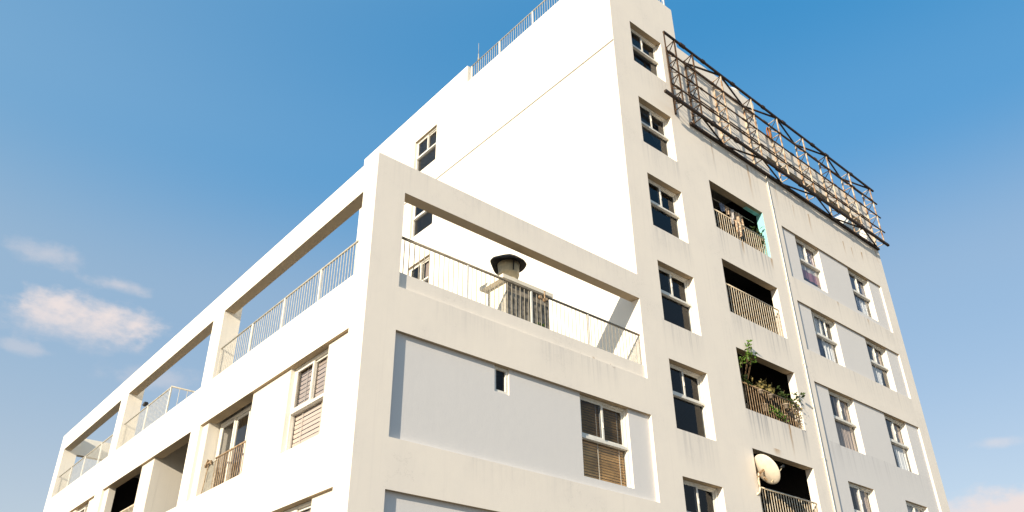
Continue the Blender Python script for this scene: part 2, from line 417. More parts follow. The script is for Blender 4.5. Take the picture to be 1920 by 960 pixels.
# ---- tower front wall
TT = .25
RT = .06
ZT1, ZT2 = 12.23, 13.13
COLW = [(8.2, 9.97), (4.92, 6.712), (1.94, 3.768), (-1.04, .798), (-3.99, -2.133), (-7.0, -5.17)]
BALC = [(3.2, 4.99), (.247, 2.055), (-2.73, -.89), (-5.67, -3.85)]
RWIN = [(3.125, 4.947), (.285, 2.005), (-2.74, -.87), (-5.68, -3.845)]
XR0, XR1 = 16.083, 22.97
RX = [(16.98, 18.52), (20.54, 22.06)]
reg = [(X1, X2, G0, 6.94, 0), (X1, 16.05, 6.94, 9.05, 0), (X1, 15.86, 9.05, 10.4, 0), (X1, XH, 10.4, ZT1, 0),
       (16.05, X2, 8.0, 9.05, 0), (22.93, X2, 6.94, 8.0, 0)]
reg += [(8.875, 10.437, a, b, None) for a, b in COLW]
reg += [(12.02, 14.969, a, b, None) for a, b in BALC]
reg += [(XR0, XR1, 2.905, 4.947, RT), (XR0, XR1, .225, 2.005, RT), (XR0, XR1, -8.7, -.87, RT)]
for a, b in RWIN: reg += [(x0, x1, a, b, None) for x0, x1 in RX]
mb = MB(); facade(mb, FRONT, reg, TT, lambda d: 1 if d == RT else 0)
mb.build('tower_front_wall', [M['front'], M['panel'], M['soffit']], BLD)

# ---- tower left wall, the rest of the shell
LW = [(9.58, 11.14, 9.58, 11.4), (9.6, 11.14, 6.5, 8.35), (9.66, 11.14, 3.3, 5.17), (9.66, 11.14, .2, 2.05)]
reg = [(TT, 15.5, G0, ZT1, 0), (7.57, 15.5, ZT1, ZT2, 0)] + [(a, b, c, d, None) for a, b, c, d in LW]
mb = MB(); facade(mb, LEFT, reg, TT, lambda d: 0)
mb.build('tower_left_wall', [M['side'], M['side'], M['soffit']], BLD)
mb = MB(); mb.box(X1-.048, X1-.001, .001, 15.5, 8.487, 8.522); mb.build('wall_joint_ledge', M['panel'], BLD)
mb = MB(); mb.box(7.951, X2, 15.26, 15.5, G0, 6.94); mb.box(X1+TT+.001, XH, 15.25, 15.499, 6.941, ZT2)
mb.build('tower_back_wall', M['side'], BLD)
mb = MB(); mb.box(X2-TT, X2-.001, TT+.001, 15.25, G0, 6.939); mb.box(X2-.34, X2-.001, TT+.001, 1.35, 6.945, 9.04)
mb.build('tower_right_wall', M['side'], BLD)
mb = MB(); mb.box(XH-.22, XH, TT+.001, 15.24, 6.95, ZT1-.01); mb.build('stair_tower_wall', M['side'], BLD)
mb = MB(); mb.box(X1+TT+.001, XH-.221, TT+.001, 15.24, 11.75, 11.95); mb.box(XH+.001, X2-TT-.001, TT+.001, 15.24, 6.5, 6.72)
mb.box(XH+.002, 16.04, TT+.002, 5.0, 9.9, 10.2)
mb.build('roof_slab', M['floor'], BLD)
mb = MB(); mb.box(15.8, 16.049, TT+.002, 5.0, 6.73, 9.89); mb.box(XH+.002, 15.8, 4.8, 5.0, 6.73, 9.89); mb.build('penthouse_wall', M['side'], BLD)
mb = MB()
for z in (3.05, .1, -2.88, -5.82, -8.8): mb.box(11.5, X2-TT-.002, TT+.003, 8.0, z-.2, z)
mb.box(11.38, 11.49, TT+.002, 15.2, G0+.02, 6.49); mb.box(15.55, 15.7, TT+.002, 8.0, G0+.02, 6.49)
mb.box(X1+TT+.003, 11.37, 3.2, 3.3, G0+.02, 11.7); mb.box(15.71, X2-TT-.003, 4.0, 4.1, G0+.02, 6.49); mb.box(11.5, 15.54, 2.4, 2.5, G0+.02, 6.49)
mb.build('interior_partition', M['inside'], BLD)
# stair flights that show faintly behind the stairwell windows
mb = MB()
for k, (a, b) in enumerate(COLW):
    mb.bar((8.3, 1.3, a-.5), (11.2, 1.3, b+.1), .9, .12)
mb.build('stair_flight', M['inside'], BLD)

# ---- turquoise paint in the top balcony, down-pipe
mb = MB(); mb.box(14.957, 14.966, .004, TT+.002, 3.205, 4.985); mb.box(14.2, 14.956, .12, TT+.002, 4.97, 4.985)
mb.build('turquoise_reveal', M['turq'], BLD)
mb = MB(); mb.tube((15.66, -.03, 7.0), (15.66, -.03, G0+.2), .02, 8)
for z in (5.6, 2.6, -.4, -3.4, -6.4): mb.box(15.62, 15.70, -.05, -.001, z-.02, z+.02)
mb.build('downpipe', M['pipe'], BLD)

# ------------------------------------------------------------------ windows
def rbox(mb, mp, u0, u1, d0, d1, z0, z1, m=0):
    p = mp(u0, d0, z0); q = mp(u1, d1, z1)
    mb.box(min(p[0], q[0]), max(p[0], q[0]), min(p[1], q[1]), max(p[1], q[1]), min(p[2], q[2]), max(p[2], q[2]), m)
def curtain_mesh(mp, u0, u1, d, z0, z1, amp=.025, step=.09, seed=0, taper=0.0):
    rnd = random.Random(seed); mb = MB(); n = max(8, int((u1-u0)/.02)); rows = 6
    ph = rnd.random()*6
    pts = []
    for j in range(rows+1):
        row = []; tz = j/rows
        for i in range(n+1):
            s_ = i/n; u = u0+(u1-u0)*s_
            u = u + taper*(1-tz)*(0.5-s_)*(u1-u0)
            w = amp*math.sin(2*math.pi*(u-u0)/step+ph+.8*math.sin(s_*7+ph)) + amp*.5*math.sin(2*math.pi*(u-u0)/(step*2.3)+tz*1.5)
            row.append(mp(u, d+w, z0+(z1-z0)*tz))
        pts.append(row)
    for j in range(rows):
        for i in range(n):
            mb.quad([pts[j][i], pts[j][i+1], pts[j+1][i+1], pts[j+1][i]], 0, True)
    return mb
def blind_mesh(mp, u0, u1, d, z0, z1, pitch=.06, half=.021):
    # closed wooden slats, each hanging a little out of plumb, with a shadow gap between neighbours
    mb = MB(); n = int((z1-z0)/pitch); rnd = random.Random(int(z1*100))
    for k in range(n):
        z = z0+(k+.5)*pitch+rnd.uniform(-.003, .003); t = .006+rnd.uniform(-.002, .004)
        mb.quad([mp(u0, d-t, z+half), mp(u1, d-t, z+half), mp(u1, d+t, z-half), mp(u0, d+t, z-half)])
        mb.quad([mp(u0, d-t+.003, z+half), mp(u0, d+t+.003, z-half), mp(u1, d+t+.003, z-half), mp(u1, d-t+.003, z+half)])
    return mb
def window(mp, u0, u1, z0, z1, dw, front_left=True, glass='glass', filler=None, opened=False, split=.50, seed=0, lowglass=None):
    """aluminium window: two sliding sashes over one fixed pane"""
    fw = .045; g = .004
    u0 += g; u1 -= g; zl, zh = z0+.003, z1-g
    zt = z0+(z1-z0)*split                     # transom
    um = (u0+u1)/2
    mb = MB()
    for a, b in ((u0, u0+fw), (u1-fw, u1)): rbox(mb, mp, a, b, dw, dw+.10, zl, zh)
    rbox(mb, mp, u0+fw, u1-fw, dw, dw+.10, zh-fw, zh); rbox(mb, mp, u0+fw, u1-fw, dw+.02, dw+.10, zl, zl+.03)
    rbox(mb, mp, u0+fw-.001, u1-fw+.001, dw-.02, dw+.102, zt-.035, zt+.025)      # transom with a ledge
    rbox(mb, mp, u0+fw, u1-fw, dw+.03, dw+.05, zt+.031, zt+.05)
    rbox(mb, mp, u0+fw, u1-fw, dw-.012, dw-.001, zh-.02, zh-.004)                # head track
    fr = mb.build('window', M['white'], BLD)
    sw = .056
    spans = [(u0+fw, um+sw/2), (um-sw/2, u1-fw)]
    if opened: spans[0] = (u0+fw+.22, um+sw/2+.22)
    for k, (a, b) in enumerate(spans):
        infront = (k == 0) == front_left
        d = dw+.012 if infront else dw+.055
        mb = MB(); z_0, z_1 = zt+.032, zh-fw-.002
        rbox(mb, mp, a, a+sw, d, d+.035, z_0, z_1); rbox(mb, mp, b-sw, b, d, d+.035, z_0, z_1)
        rbox(mb, mp, a+sw, b-sw, d, d+.035, z_0, z_0+sw); rbox(mb, mp, a+sw, b-sw, d, d+.035, z_1-sw*.8, z_1)
        if infront:   # pull handle on the meeting stile
            e = b-sw*.5 if k == 0 else a+sw*.5
            rbox(mb, mp, e-.01, e+.01, d-.018, d-.001, z_0+.3, z_0+.42)
        mb.build('sash', M['white'], fr)
        mb = MB(); mb.quad([mp(a+sw, d+.018, z_0+sw), mp(b-sw, d+.018, z_0+sw), mp(b-sw, d+.018, z_1-sw*.8), mp(a+sw, d+.018, z_1-sw*.8)])
        mb.build('pane', M[glass], fr, recalc=False)
    mb = MB(); mb.quad([mp(u0+fw, dw+.07, zl+.03), mp(u1-fw, dw+.07, zl+.03), mp(u1-fw, dw+.07, zt-.035), mp(u0+fw, dw+.07, zt-.035)])
    mb.build('pane', M[lowglass or glass], fr, recalc=False)
    dc = dw+.15
    for f in (filler or []):
        kind = f[0]
        if kind == 'curtain':
            _, a, b, c, e, mk, tp = f
            curtain_mesh(mp, u0+(u1-u0)*a, u0+(u1-u0)*b, dc, z0+(z1-z0)*c, z0+(z1-z0)*e, seed=seed+int(a*10), taper=tp).build('curtain', M[mk], fr, recalc=False)
        elif kind == 'blind':
            _, a, b, c, e, mk, cords = f; dc = dw+.125
            bl = blind_mesh(mp, u0+(u1-u0)*a, u0+(u1-u0)*b, dc, z0+(z1-z0)*c, z0+(z1-z0)*e, *((.095, .033) if mp is SIDE else (.062, .022)))
            for t_ in cords:
                u = u0+(u1-u0)*t_; rbox(bl, mp, u-.008, u+.008, dc-.030, dc-.024, z0+(z1-z0)*c, z0+(z1-z0)*e, 1)
            bl.build('blind', [M[mk], M['cord']], fr)
        elif kind == 'cloth':
            _, a, b, c, e, mk = f
            curtain_mesh(mp, u0+(u1-u0)*a, u0+(u1-u0)*b, dc-.06, z0+(z1-z0)*c, z0+(z1-z0)*e, .012, .31, seed).build('towel', M[mk], fr, recalc=False)
    return fr

for i, (a, b) in enumerate(COLW):
    window(FRONT, 8.875, 10.437, a, b, .19, glass='glass_dark', split=.55, seed=i)
# right-hand bays
FILL = {
 (0, 0): [('curtain', .04, .32, .5, 1, 'curtain_plum', 0), ('curtain', .36, .5, .5, 1, 'curtain', 0), ('curtain', .56, .97, .5, 1, 'curtain_plum', 0), ('cloth', .03, .97, .36, .52, 'cloth_white'), ('cloth', .03, .97, .17, .36, 'towel_pink'), ('cloth', .03, .97, .0, .17, 'towel_navy')],
 (0, 1): [('curtain', .03, .97, .5, 1, 'curtain_blue', 0), ('curtain', .03, .55, 0, .5, 'curtain_blue', 0), ('curtain', .35, .97, 0, .46, 'curtain', .3)],
 (1, 0): [('curtain', .20, .60, .5, 1, 'curtain', 0), ('curtain', .5, .98, 0, .5, 'curtain', .2), ('curtain', .03, .5, 0, .5, 'curtain_blue', 0)],
 (1, 1): [('curtain', .50, .97, .5, 1, 'curtain_brown', 0), ('curtain', .3, .8, 0, .48, 'curtain', .4), ('curtain', .03, .3, 0, 1, 'curtain_blue', 0)],
 (2, 0): [('curtain', .45, .97, .5, 1, 'curtain_brown', 0), ('curtain', .03, .97, 0, .5, 'curtain_brown', 0), ('curtain', .03, .3, .5, 1, 'curtain_blue', 0)],
 (2, 1): [('curtain', .55, .97, .5, 1, 'curtain_brown', 0), ('curtain', .42, .97, 0, .5, 'curtain', .1)],
 (3, 0): [('curtain', .5, .97, .5, 1, 'curtain_brown', 0)],
 (3, 1): [('curtain', .3, .97, .5, 1, 'curtain', 0)],
}
for i, (a, b) in enumerate(RWIN):
    for j, (x0, x1) in enumerate(RX):
        window(FRONT, x0, x1, a, b, .15, filler=FILL[(i, j)], opened=(i, j) == (1, 0), split=.52, seed=i*3+j)
# tower side windows
for i, (a, b, c, d) in enumerate(LW):
    window(LEFT, a, b, c, d, .10, front_left=False, glass='glass_side', split=.52, filler=[('curtain', .1, .4, .5, 1, 'curtain_brown', 0)] if i == 2 else None)
# wing front: a big window with wooden blinds and a small top-hung one, on two storeys
for dz in (0, -3.0):
    window(FRONT, 5.63, 7.21, -5.735+dz, -3.866+dz, .16, glass='glass_dark', lowglass='glass', filler=[('blind', .02, .98, 0, 1, 'blind', (.42, .86))], split=.49)
    mb = MB(); a, b, c, d = 3.174, 3.556, -4.437+dz, -3.87+dz; w = .06
    rbox(mb, FRONT, a, a+w, .115, .17, c, d); rbox(mb, FRONT, b-w, b, .115, .17, c, d); rbox(mb, FRONT, a+w, b-w, .115, .17, c, c+w); rbox(mb, FRONT, a+w, b-w, .115, .17, d-w, d)
    fr = mb.build('small_window', M['white'], BLD)
    mb = MB(); mb.quad([(a+w, .16, c+w), (b-w, .16, c+w), (b-w, .16, d-w), (a+w, .16, d-w)]); mb.build('pane', M['glass_dark'], fr, recalc=False)
# wing side windows
for off, dz in ((0, 0), (0, -3.0), (15.95, 0)):
    window(SIDE, 1.44+off, 3.02+off, -5.72+dz, -3.83+dz, .17, front_left=False, glass='glass_half', lowglass='glass_side', filler=[('blind', .02, .98, 0, 1, 'blind_side', (.25, .75))], split=.48)

def french_door(off, dz):
    a, b, c, d = 4.85+off, 7.37+off, -5.72+dz, -3.835+dz
    dd = .36; mb = MB(); w = .05
    b -= .06
    rbox(mb, SIDE, a, a+w, dd, dd+.1, c, d); rbox(mb, SIDE, b-w, b, dd, dd+.1, c, d)
    rbox(mb, SIDE, a+w, b-w, dd, dd+.1, d-w, d); rbox(mb, SIDE, a+w, b-w, dd, dd+.1, c, c+.04)
    fr = mb.build('balcony_door', M['white'], BLD)
    n = 3; L = (b-a-2*w)/n
    for k in range(n):
        u = a+w+k*L; e = dd+.02+(k % 2)*.035; mb = MB(); s_ = .06
        rbox(mb, SIDE, u, u+s_, e, e+.03, c+.05, d-w-.01); rbox(mb, SIDE, u+L-s_, u+L, e, e+.03, c+.05, d-w-.01)
        rbox(mb, SIDE, u+s_, u+L-s_, e, e+.03, c+.05, c+.13); rbox(mb, SIDE, u+s_, u+L-s_, e, e+.03, d-w-.07, d-w-.01)
        mb.build('sash', M['white'], fr)
        mb = MB(); mb.quad([SIDE(u+s_, e+.015, c+.13), SIDE(u+L-s_, e+.015, c+.13), SIDE(u+L-s_, e+.015, d-w-.07), SIDE(u+s_, e+.015, d-w-.07)])
        mb.build('pane', M['glass_side'], fr, recalc=False)
for off, dz in ((0, 0), (0, -3.0), (15.95, 0)): french_door(off, dz)

# ------------------------------------------------------------------ railings
def railing(mp, u0, u1, d, z0, z1, gap, metal, posts=(), rb=.009, rh=.024, flat=False, name='railing', lift=.06, postw=.045, bw=.022):
    mb = MB(); n = max(1, int(round((u1-u0)/gap)))
    if flat:
        for k in range(n+1):
            u = u0+(u1-u0)*k/n; rbox(mb, mp, u-bw/2, u+bw/2, d-.005, d+.005, z0+lift, z1-.01)
    else:
        for k in range(n+1):
            u = u0+(u1-u0)*k/n; mb.tube(mp(u, d, z0+lift), mp(u, d, z1), rb, 4)
    rbox(mb, mp, u0, u1, d-.014, d+.014, z0+lift-.012, z0+lift+.012)
    r_ = mb.build(name, M['baluster'] if mp is FRONT and name == 'terrace_railing' else metal, BLD)
    mb = MB(); mb.tube(mp(u0-.02, d, z1), mp(u1+.02, d, z1), rh, 8); mb.build('handrail', M['handrail'] if mp is FRONT and metal is M['white_metal'] else metal, r_)
    for u in posts:
        mb = MB(); rbox(mb, mp, u-postw/2, u+postw/2, d-.02, d+.02, z0, z1-.005); mb.build('post', M['white'] if metal is M['white_metal'] else metal, r_)
    return r_
railing(FRONT, .72, 7.93, .13, -2.575, -1.72, .125, M['white_metal'], (2.46, 4.28, 6.1), rb=.0105, rh=.03, name='terrace_railing', lift=.0)
railing(SIDE, .52, 7.50, .10, ZP, -1.79, .12, M['white_metal'], (2.2, 3.9, 5.6), rb=.008, name='terrace_railing', lift=.0)
railing(SIDE, 11.08, 15.26, .10, ZP, -1.76, .12, M['white_metal'], (11.1, 13.06), rb=.008, name='terrace_railing', lift=.0)
turn = lambda u, d, z: (u, 11.08+d, z)
railing(turn, .10, 5.5, 0, ZP, -1.74, .24, M['white_metal'], (1.9, 3.7), rb=.008, name='terrace_railing', lift=.0)
railing(SIDE, 16.05, 23.10, .10, ZP, -1.81, .12, M['white_metal'], (17.62, 19.59, 21.33), rb=.006, name='terrace_railing', lift=.0)
railing(LEFT, .1, 7.52, .13, ZT1, 13.08, .125, M['white_metal'], (.1, 1.88, 3.78, 5.7, 7.45), rb=.011, name='roof_railing', lift=.0)
railing(FRONT, 8.1, 11.2, .15, ZT1, 13.08, .125, M['white_metal'], (9.6, 11.2), rb=.011, name='roof_railing', lift=.0)
tz = [3.97, 1.27, -1.89, -4.845]
for k, (a, b) in enumerate(BALC):
    rr = railing(FRONT, 12.06, 14.90, .09, a, tz[k], .122, M['cream_metal'] if k in (0, 1) else M['rusty_rail'] if k == 2 else M['cream_metal'], (), flat=True, name='balcony_railing', bw=.025, lift=.02)
    if k == 2: rr['label'] = 'rust brown balcony railing hung with plants and pots'
railing(SIDE, 4.87, 6.6, .13, -5.72, -4.9, .115, M['rusty_rail'], (), flat=True, name='balcony_railing', bw=.028, lift=.02)
railing(SIDE, 6.66, 7.35, .20, -5.72, -4.9, .06, M['white_metal'], (), flat=True, name='balcony_railing', bw=.03, lift=.02)
railing(SIDE, 12.25, 15.2, .13, -5.72, -4.9, .115, M['cream_metal'], (), flat=True, name='balcony_railing', bw=.026, lift=.02)
railing(SIDE, 20.8, 23.3, .13, -5.72, -4.9, .115, M['cream_metal'], (), flat=True, name='balcony_railing', bw=.026, lift=.02)

# ================================================================== THINGS
# ---- billboard frame
BF = thing('billboard_frame', 'empty rusty steel billboard frame bolted along the top of the tower front', 'billboard frame', (16.9, -.2, 6.95))
YF, YB = -.40, -.035
def zf(i, x):
    L = (9.97, 9.14, 8.46, 7.70, 7.14)[i]; Rr = (9.73, 9.05, 8.35, 7.62, 7.00)[i]
    return L+(Rr-L)*(x-10.1)/(23.75-10.1)
for i in range(5):
    x0 = 9.74 if i == 4 else 10.10
    mb = MB(); r_ = (.042, .03, .024, .024, .055)[i]
    mb.bar((x0, YF, zf(i, x0)), (23.80, YF, zf(i, 23.8)), r_*1.6, r_*1.6)
    rnd = random.Random(i)
    for k in range(9):      # sockets and clamp plates along the chord
        x = 10.6+1.6*k+rnd.uniform(-.5, .5)
        if x < 23.3: mb.bar((x, YF-.002, zf(i, x)+.004), (x+rnd.uniform(.12, .3), YF-.002, zf(i, x)+.004), r_*2.3, r_*2.3)
    mb.build('front_chord', M['truss_dark'] if i in (0, 4) else M['truss_rust'], BF)
UP = [10.66, 11.62, 13.2, 15.0, 16.65, 18.4, 20.1, 21.8, 23.5]
mb = MB(); mb.bar((11.4, YB-.02, 6.95), (23.62, YB-.02, 6.9), .09, .09); mb.build('wall_chord', M['truss_dark'], BF)
mb = MB(); mb.bar((11.55, YB, 9.80), (23.55, YB, 9.64), .055, .055); mb.build('wall_chord', M['truss_dark'], BF)
mb = MB(); mb.bar((11.55, YB, 8.42), (23.55, YB, 8.32), .03, .03); mb.build('wall_chord', M['truss_rust'], BF)
mb = MB(); mb.bar((10.11, YF, zf(0, 10.1)), (10.11, YF, zf(4, 10.1)), .035, .035); mb.bar((10.11, YF, 7.14), (10.67, -.02, 6.96), .03, .03)
mb.build('end_post', M['truss_rust'], BF)
for k, x in enumerate(UP):
    mm = M['truss_rust'] if k < 2 else M['truss_pale']
    mb = MB(); mb.bar((x, YF+.01, zf(4, x)), (x, YF+.01, zf(0, x)), .042, .042)
    fp = mb.build('upright_post', mm, BF)
    mb = MB(); xb = x+.03
    mb.bar((xb, YB, 6.95), (xb, YB, zf(0, x)-.03), .045, .045)
    if k in (1, 2, 3, 5): mb.bar((xb+.01, -.006, 6.95), (xb+.01, -.006, 9.0), .07, .01)
    mb.build('wall_post', mm, BF)
    mb = MB()
    levels = [zf(i, x) for i in range(5)]
    for i, z in enumerate(levels): mb.bar((x, YF+.02, z-.02), (xb, YB-.01, z-.02 if i else z-.05), .026, .026)
    for i in range(4):
        zt_, zb_ = levels[i], levels[i+1]; zm = (zt_+zb_)/2
        mb.bar((x, YF+.02, zt_-.03), (xb, YB-.01, zm), .022, .022); mb.bar((xb, YB-.01, zm), (x, YF+.02, zb_+.03), .022, .022)
    mb.build('lattice', M['truss_rust'] if k % 3 == 0 or k == 1 else M['truss_pale'], BF)
mb = MB()
for f, bs in ((13.2, (11.65, 15.0)), (16.65, (15.0, 18.4)), (20.1, (18.4, 21.8)), (23.5, (21.8,))):
    for b_ in bs: mb.bar((f, YF+.02, zf(0, f)), (b_, YB-.01, 9.79-(b_-11.6)*.0133), .05, .05)
mb.build('top_bracing', M['truss_dark'], BF)
mb = MB()
for f, bs in ((11.62, (13.2,)), (15.0, (13.2, 16.65)), (18.4, (16.65, 20.1)), (21.8, (20.1, 23.5))):
    for b_ in bs: mb.bar((f, YF+.02, zf(4, f)-.02), (b_, YB-.03, 6.95), .045, .045)
mb.build('bottom_bracing', M['truss_dark'], BF)

# ---- exhaust stack on the terrace
ST = thing('exhaust_stack', 'grey concrete exhaust stack with a black cowl standing behind the terrace railing', 'chimney', (4.33, .62, -2.9))
mb = MB(); mb.box(3.67, 4.97, .285, .93, -2.9, -1.622)
o = mb.build('stack_body', [M['stack_cream'], M['stack']], ST)
for p in o.data.polygons:
    if p.normal.y < -.5: p.material_index = 1  # front face gets the darker grey, other faces stay cream
mb = MB(); mb.box(3.50, 5.03, .185, 1.03, -1.620, -1.525); mb.box(3.56, 4.97, .245, .97, -1.524, -1.505); mb.build('slab', M['stack_cream'], ST)
cx, cy = 4.11, .70
mb = MB(); mb.box(cx-.27, cx+.30, cy-.27, cy+.27, -1.503, -1.37); mb.lathe((cx, cy, -1.369), [(0, 0), (.25, 0), (.21, .10), (.21, .16), (0, .16)], 24); mb.build('flue_base', M['galv'], ST)
mb = MB(); mb.lathe((cx, cy, -1.27), [(.21, 0), (.225, .02), (.235, .12), (.252, .13), (.252, .165), (.24, .175), (.262, .42), (.25, .42), (.225, .12), (.2, .02)], 32); mb.build('flue_pipe', M['galv'], ST)
mb = MB()
N = 36; prof = [(.0, .30), (.10, .27), (.26, .17), (.40, .06), (.435, .0), (.43, -.012), (.39, .035), (.25, .14), (.08, .24), (0, .27)]
vi = len(mb.v)
for r_, h in prof:       # a beaten sheet-metal cone, its brim a little wavy
    for k in range(N):
        t = 2*math.pi*k/N; w = r_/.40
        rr = r_*(1+.05*w*math.sin(2*t+.9)+.03*w*math.sin(5*t)); hh = h+w*w*(.035*math.sin(2*t+2.2)+.018*math.sin(3*t))
        mb.v.append((cx+.03*(1-w)+rr*math.cos(t), cy+rr*math.sin(t), -.86+hh))
for a_ in range(len(prof)-1):
    for k in range(N):
        k2 = (k+1) % N; mb.f.append((vi+a_*N+k, vi+a_*N+k2, vi+(a_+1)*N+k2, vi+(a_+1)*N+k)); mb.mi.append(0); mb.smooth.append(True)
mb.build('rain_cap', M['cowl'], ST)
for a in (255, 15, 135):
    ca, sa = math.cos(R(a)), math.sin(R(a)); mb = MB()
    mb.bar((cx+.245*ca, cy+.245*sa, -1.12), (cx+.30*ca, cy+.30*sa, -.80), .03, .008)
    mb.build('cap_strut', M['cowl'], ST)

# ---- satellite dish
SD = thing('satellite_dish', 'beige satellite dish on a rusty mast at the lowest visible balcony, beside its railing', 'satellite dish', (11.95, .05, -5.25))
ctr = Vector((12.20, -.20, -4.44)); ax = Vector((.72, -.28, .46)).normalized()
mb = MB(); prof = []
for k in range(9):
    r_ = .42*k/8; prof.append((max(r_, 1e-4), .30*(r_)**2*1.6))
prof2 = prof+[(.425, prof[-1][1]+.012)]+[(r_, h+.014) for r_, h in prof[::-1]]
mb.lathe(ctr-ax*.08, prof2, 40, 0, ax); mb.build('reflector', M['dish'], SD)
fl = Vector((12.70, -.42, -4.30))
mb = MB(); mb.tube(ctr+Vector((.05, -.05, -.34)), fl, .012, 6); mb.build('feed_arm', M['galv'], SD)
mb = MB(); mb.tube(fl, fl-ax*.12, .035, 10); mb.build('feed_horn', M['black'], SD)
mb = MB(); mb.path([(11.97, -.10, -4.56), (11.93, -.09, -4.75), (11.96, -.08, -4.92), (11.96, -.05, -5.05), (11.90, .02, -5.12), (11.85, .04, -5.14)], .026, 8); mb.build('mast', M['cream_metal'], SD)
mb = MB(); mb.bar(ctr-ax*.07+Vector((0, 0, .04)), (11.97, -.10, -4.58), .06, .05); mb.bar((11.9, -.1, -4.66), (12.06, -.14, -4.60), .03, .05); mb.bar((12.1, -.15, -4.66), (12.2, -.17, -4.72), .05, .04)
mb.build('bracket', M['rusty_rail'], SD)

# ---- plants
def leaves(mb, centre, spread, n, size, rnd, m=0, bias=(0, 0, 0)):
    for _ in range(n):
        c = Vector(centre)+Vector((rnd.gauss(0, spread[0]), rnd.gauss(0, spread[1]), rnd.gauss(0, spread[2])))
        d = Vector((rnd.uniform(-1, 1), rnd.uniform(-1, 1), rnd.uniform(-.7, .8)))+Vector(bias); d.normalize()
        w = d.cross(Vector((rnd.uniform(-1, 1), rnd.uniform(-1, 1), rnd.uniform(-1, 1)))).normalized(); nrm = d.cross(w)
        L = size*rnd.uniform(.6, 1.25); b = L*.28
        mb.quad([c, c+d*L*.5+w*b+nrm*L*.06, c+d*L, c+d*L*.5-w*b+nrm*L*.06], m)
def plant(name, label, base, clusters, leafmat, size, seed, pot=None, group=None, potr=.11):
    rnd = random.Random(seed)
    e = thing(name, label, 'plant', base, group)
    fo = MB(); sm = MB(); b = Vector(base)
    for c, spread, n in clusters:
        c = Vector(c); q0 = b.lerp(c, .5)+Vector((rnd.uniform(-.05, .05), .04, .03)); sm.tube(b, q0, .008, 5, 0, .006); sm.tube(q0, c, .006, 5, 0, .003)
        leaves(fo, c, spread, n, size, rnd)
        for _ in range(4):
            q = c+Vector((rnd.gauss(0, spread[0]), rnd.gauss(0, spread[1]), rnd.gauss(0, spread[2]))); sm.tube(c, q, .004, 4)
    fo.build('foliage', leafmat, e, recalc=False); sm.build('stem', M['stem'], e)
    if pot:
        mb = MB(); mb.lathe(Vector(pot), [(0, 0), (potr*.72, 0), (potr, potr*1.7), (potr*1.08, potr*1.7), (potr*1.08, potr*1.95), (potr*.9, potr*1.95), (potr*.85, potr*1.6), (0, potr*1.6)], 14)
        mb.build('pot', M['pot'], e)
    return e
plant('leafy_shrub', 'bright green leafy sprig reaching up past the ceiling of the planted balcony', (12.42, .32, -2.7),
      [((12.52, -.12, -.70), (.035, .04, .05), 16), ((12.54, -.10, -.86), (.045, .04, .05), 14), ((12.66, -.08, -1.0), (.07, .05, .05), 30), ((12.46, -.08, -1.02), (.07, .05, .05), 26),
       ((12.64, -.05, -1.17), (.05, .05, .05), 16), ((12.22, -.02, -1.22), (.06, .05, .05), 24), ((12.12, 0, -1.36), (.05, .05, .04), 14)], M['leaf'], .105, 3,
      (12.42, .32, -2.73), potr=.14)
plant('trailing_plant', 'low dark leafy plant just above the left end of the rusty railing', (12.3, .3, -2.3), [((12.25, .12, -1.78), (.12, .05, .06), 30), ((12.5, .2, -1.85), (.1, .06, .06), 20)], M['leaf_dark'], .16, 5, (12.3, .3, -2.5))
plant('grassy_plant', 'dry grassy tuft behind the middle of the rusty railing', (13.5, .3, -2.2), [((13.3, .25, -1.72), (.12, .06, .08), 60), ((13.6, .25, -1.7), (.14, .06, .09), 70), ((13.8, .28, -1.75), (.1, .06, .08), 40)], M['leaf_dry'], .15, 7, (13.5, .3, -2.4))
plant('bushy_plant', 'dark green bushy plant in the right corner of the planted balcony', (14.5, .3, -2.3), [((14.4, .2, -1.75), (.12, .06, .12), 45), ((14.6, .15, -1.9), (.1, .06, .1), 35), ((14.85, -.02, -1.72), (.07, .05, .07), 22)], M['leaf_dark'], .13, 9, (14.5, .3, -2.5))
plant('climbing_plant', 'small green climber growing through the lower bars of the rusty railing', (13.6, .2, -2.7), [((13.45, .02, -2.45), (.10, .03, .1), 36), ((13.75, .02, -2.5), (.10, .03, .1), 40), ((14.0, .03, -2.55), (.08, .03, .08), 20)], M['leaf'], .085, 11)
plant('straggly_plant', 'straggly dry plant spilling over the right end of the rusty railing', (14.7, .1, -2.7), [((14.55, .0, -2.15), (.09, .04, .07), 16), ((14.75, .0, -2.3), (.08, .04, .1), 18), ((14.85, -.02, -2.05), (.06, .04, .05), 10), ((14.72, 0, -2.55), (.08, .04, .1), 18)], M['leaf_dry'], .075, 13)
for k, (x, z, r_, lb) in enumerate([(12.87, -2.10, .06, 'pale round pot hung on the left half of the rusty railing'), (13.38, -2.12, .065, 'pale pot hung at the middle of the rusty railing'), (14.1, -2.26, .08, 'largest pale pot, hung on the right half of the rusty railing')]):
    mb = MB(); mb.lathe((x, -.02, z), [(0, 0), (r_*.75, 0), (r_, r_*1.4), (r_*1.15, r_*1.4), (r_*1.15, r_*1.75), (r_*.95, r_*1.75), (r_*.9, r_*1.3), (0, r_*1.3)], 14)
    tag(mb.build('hanging_pot', M['pot'], None, origin=(x, -.02, z)), lb, 'pot', 'pots on the rusty railing')
plant('palm_plant', 'spiky green potted plant at the turquoise end of the top balcony', (14.85, .3, 3.55), [((14.7, .25, 4.2), (.13, .06, .1), 26), ((15.0 - .12, .2, 4.05), (.09, .06, .12), 34), ((14.8, .2, 3.85), (.08, .05, .1), 20)], M['leaf_dark'], .17, 17, (14.85, .3, 3.35))
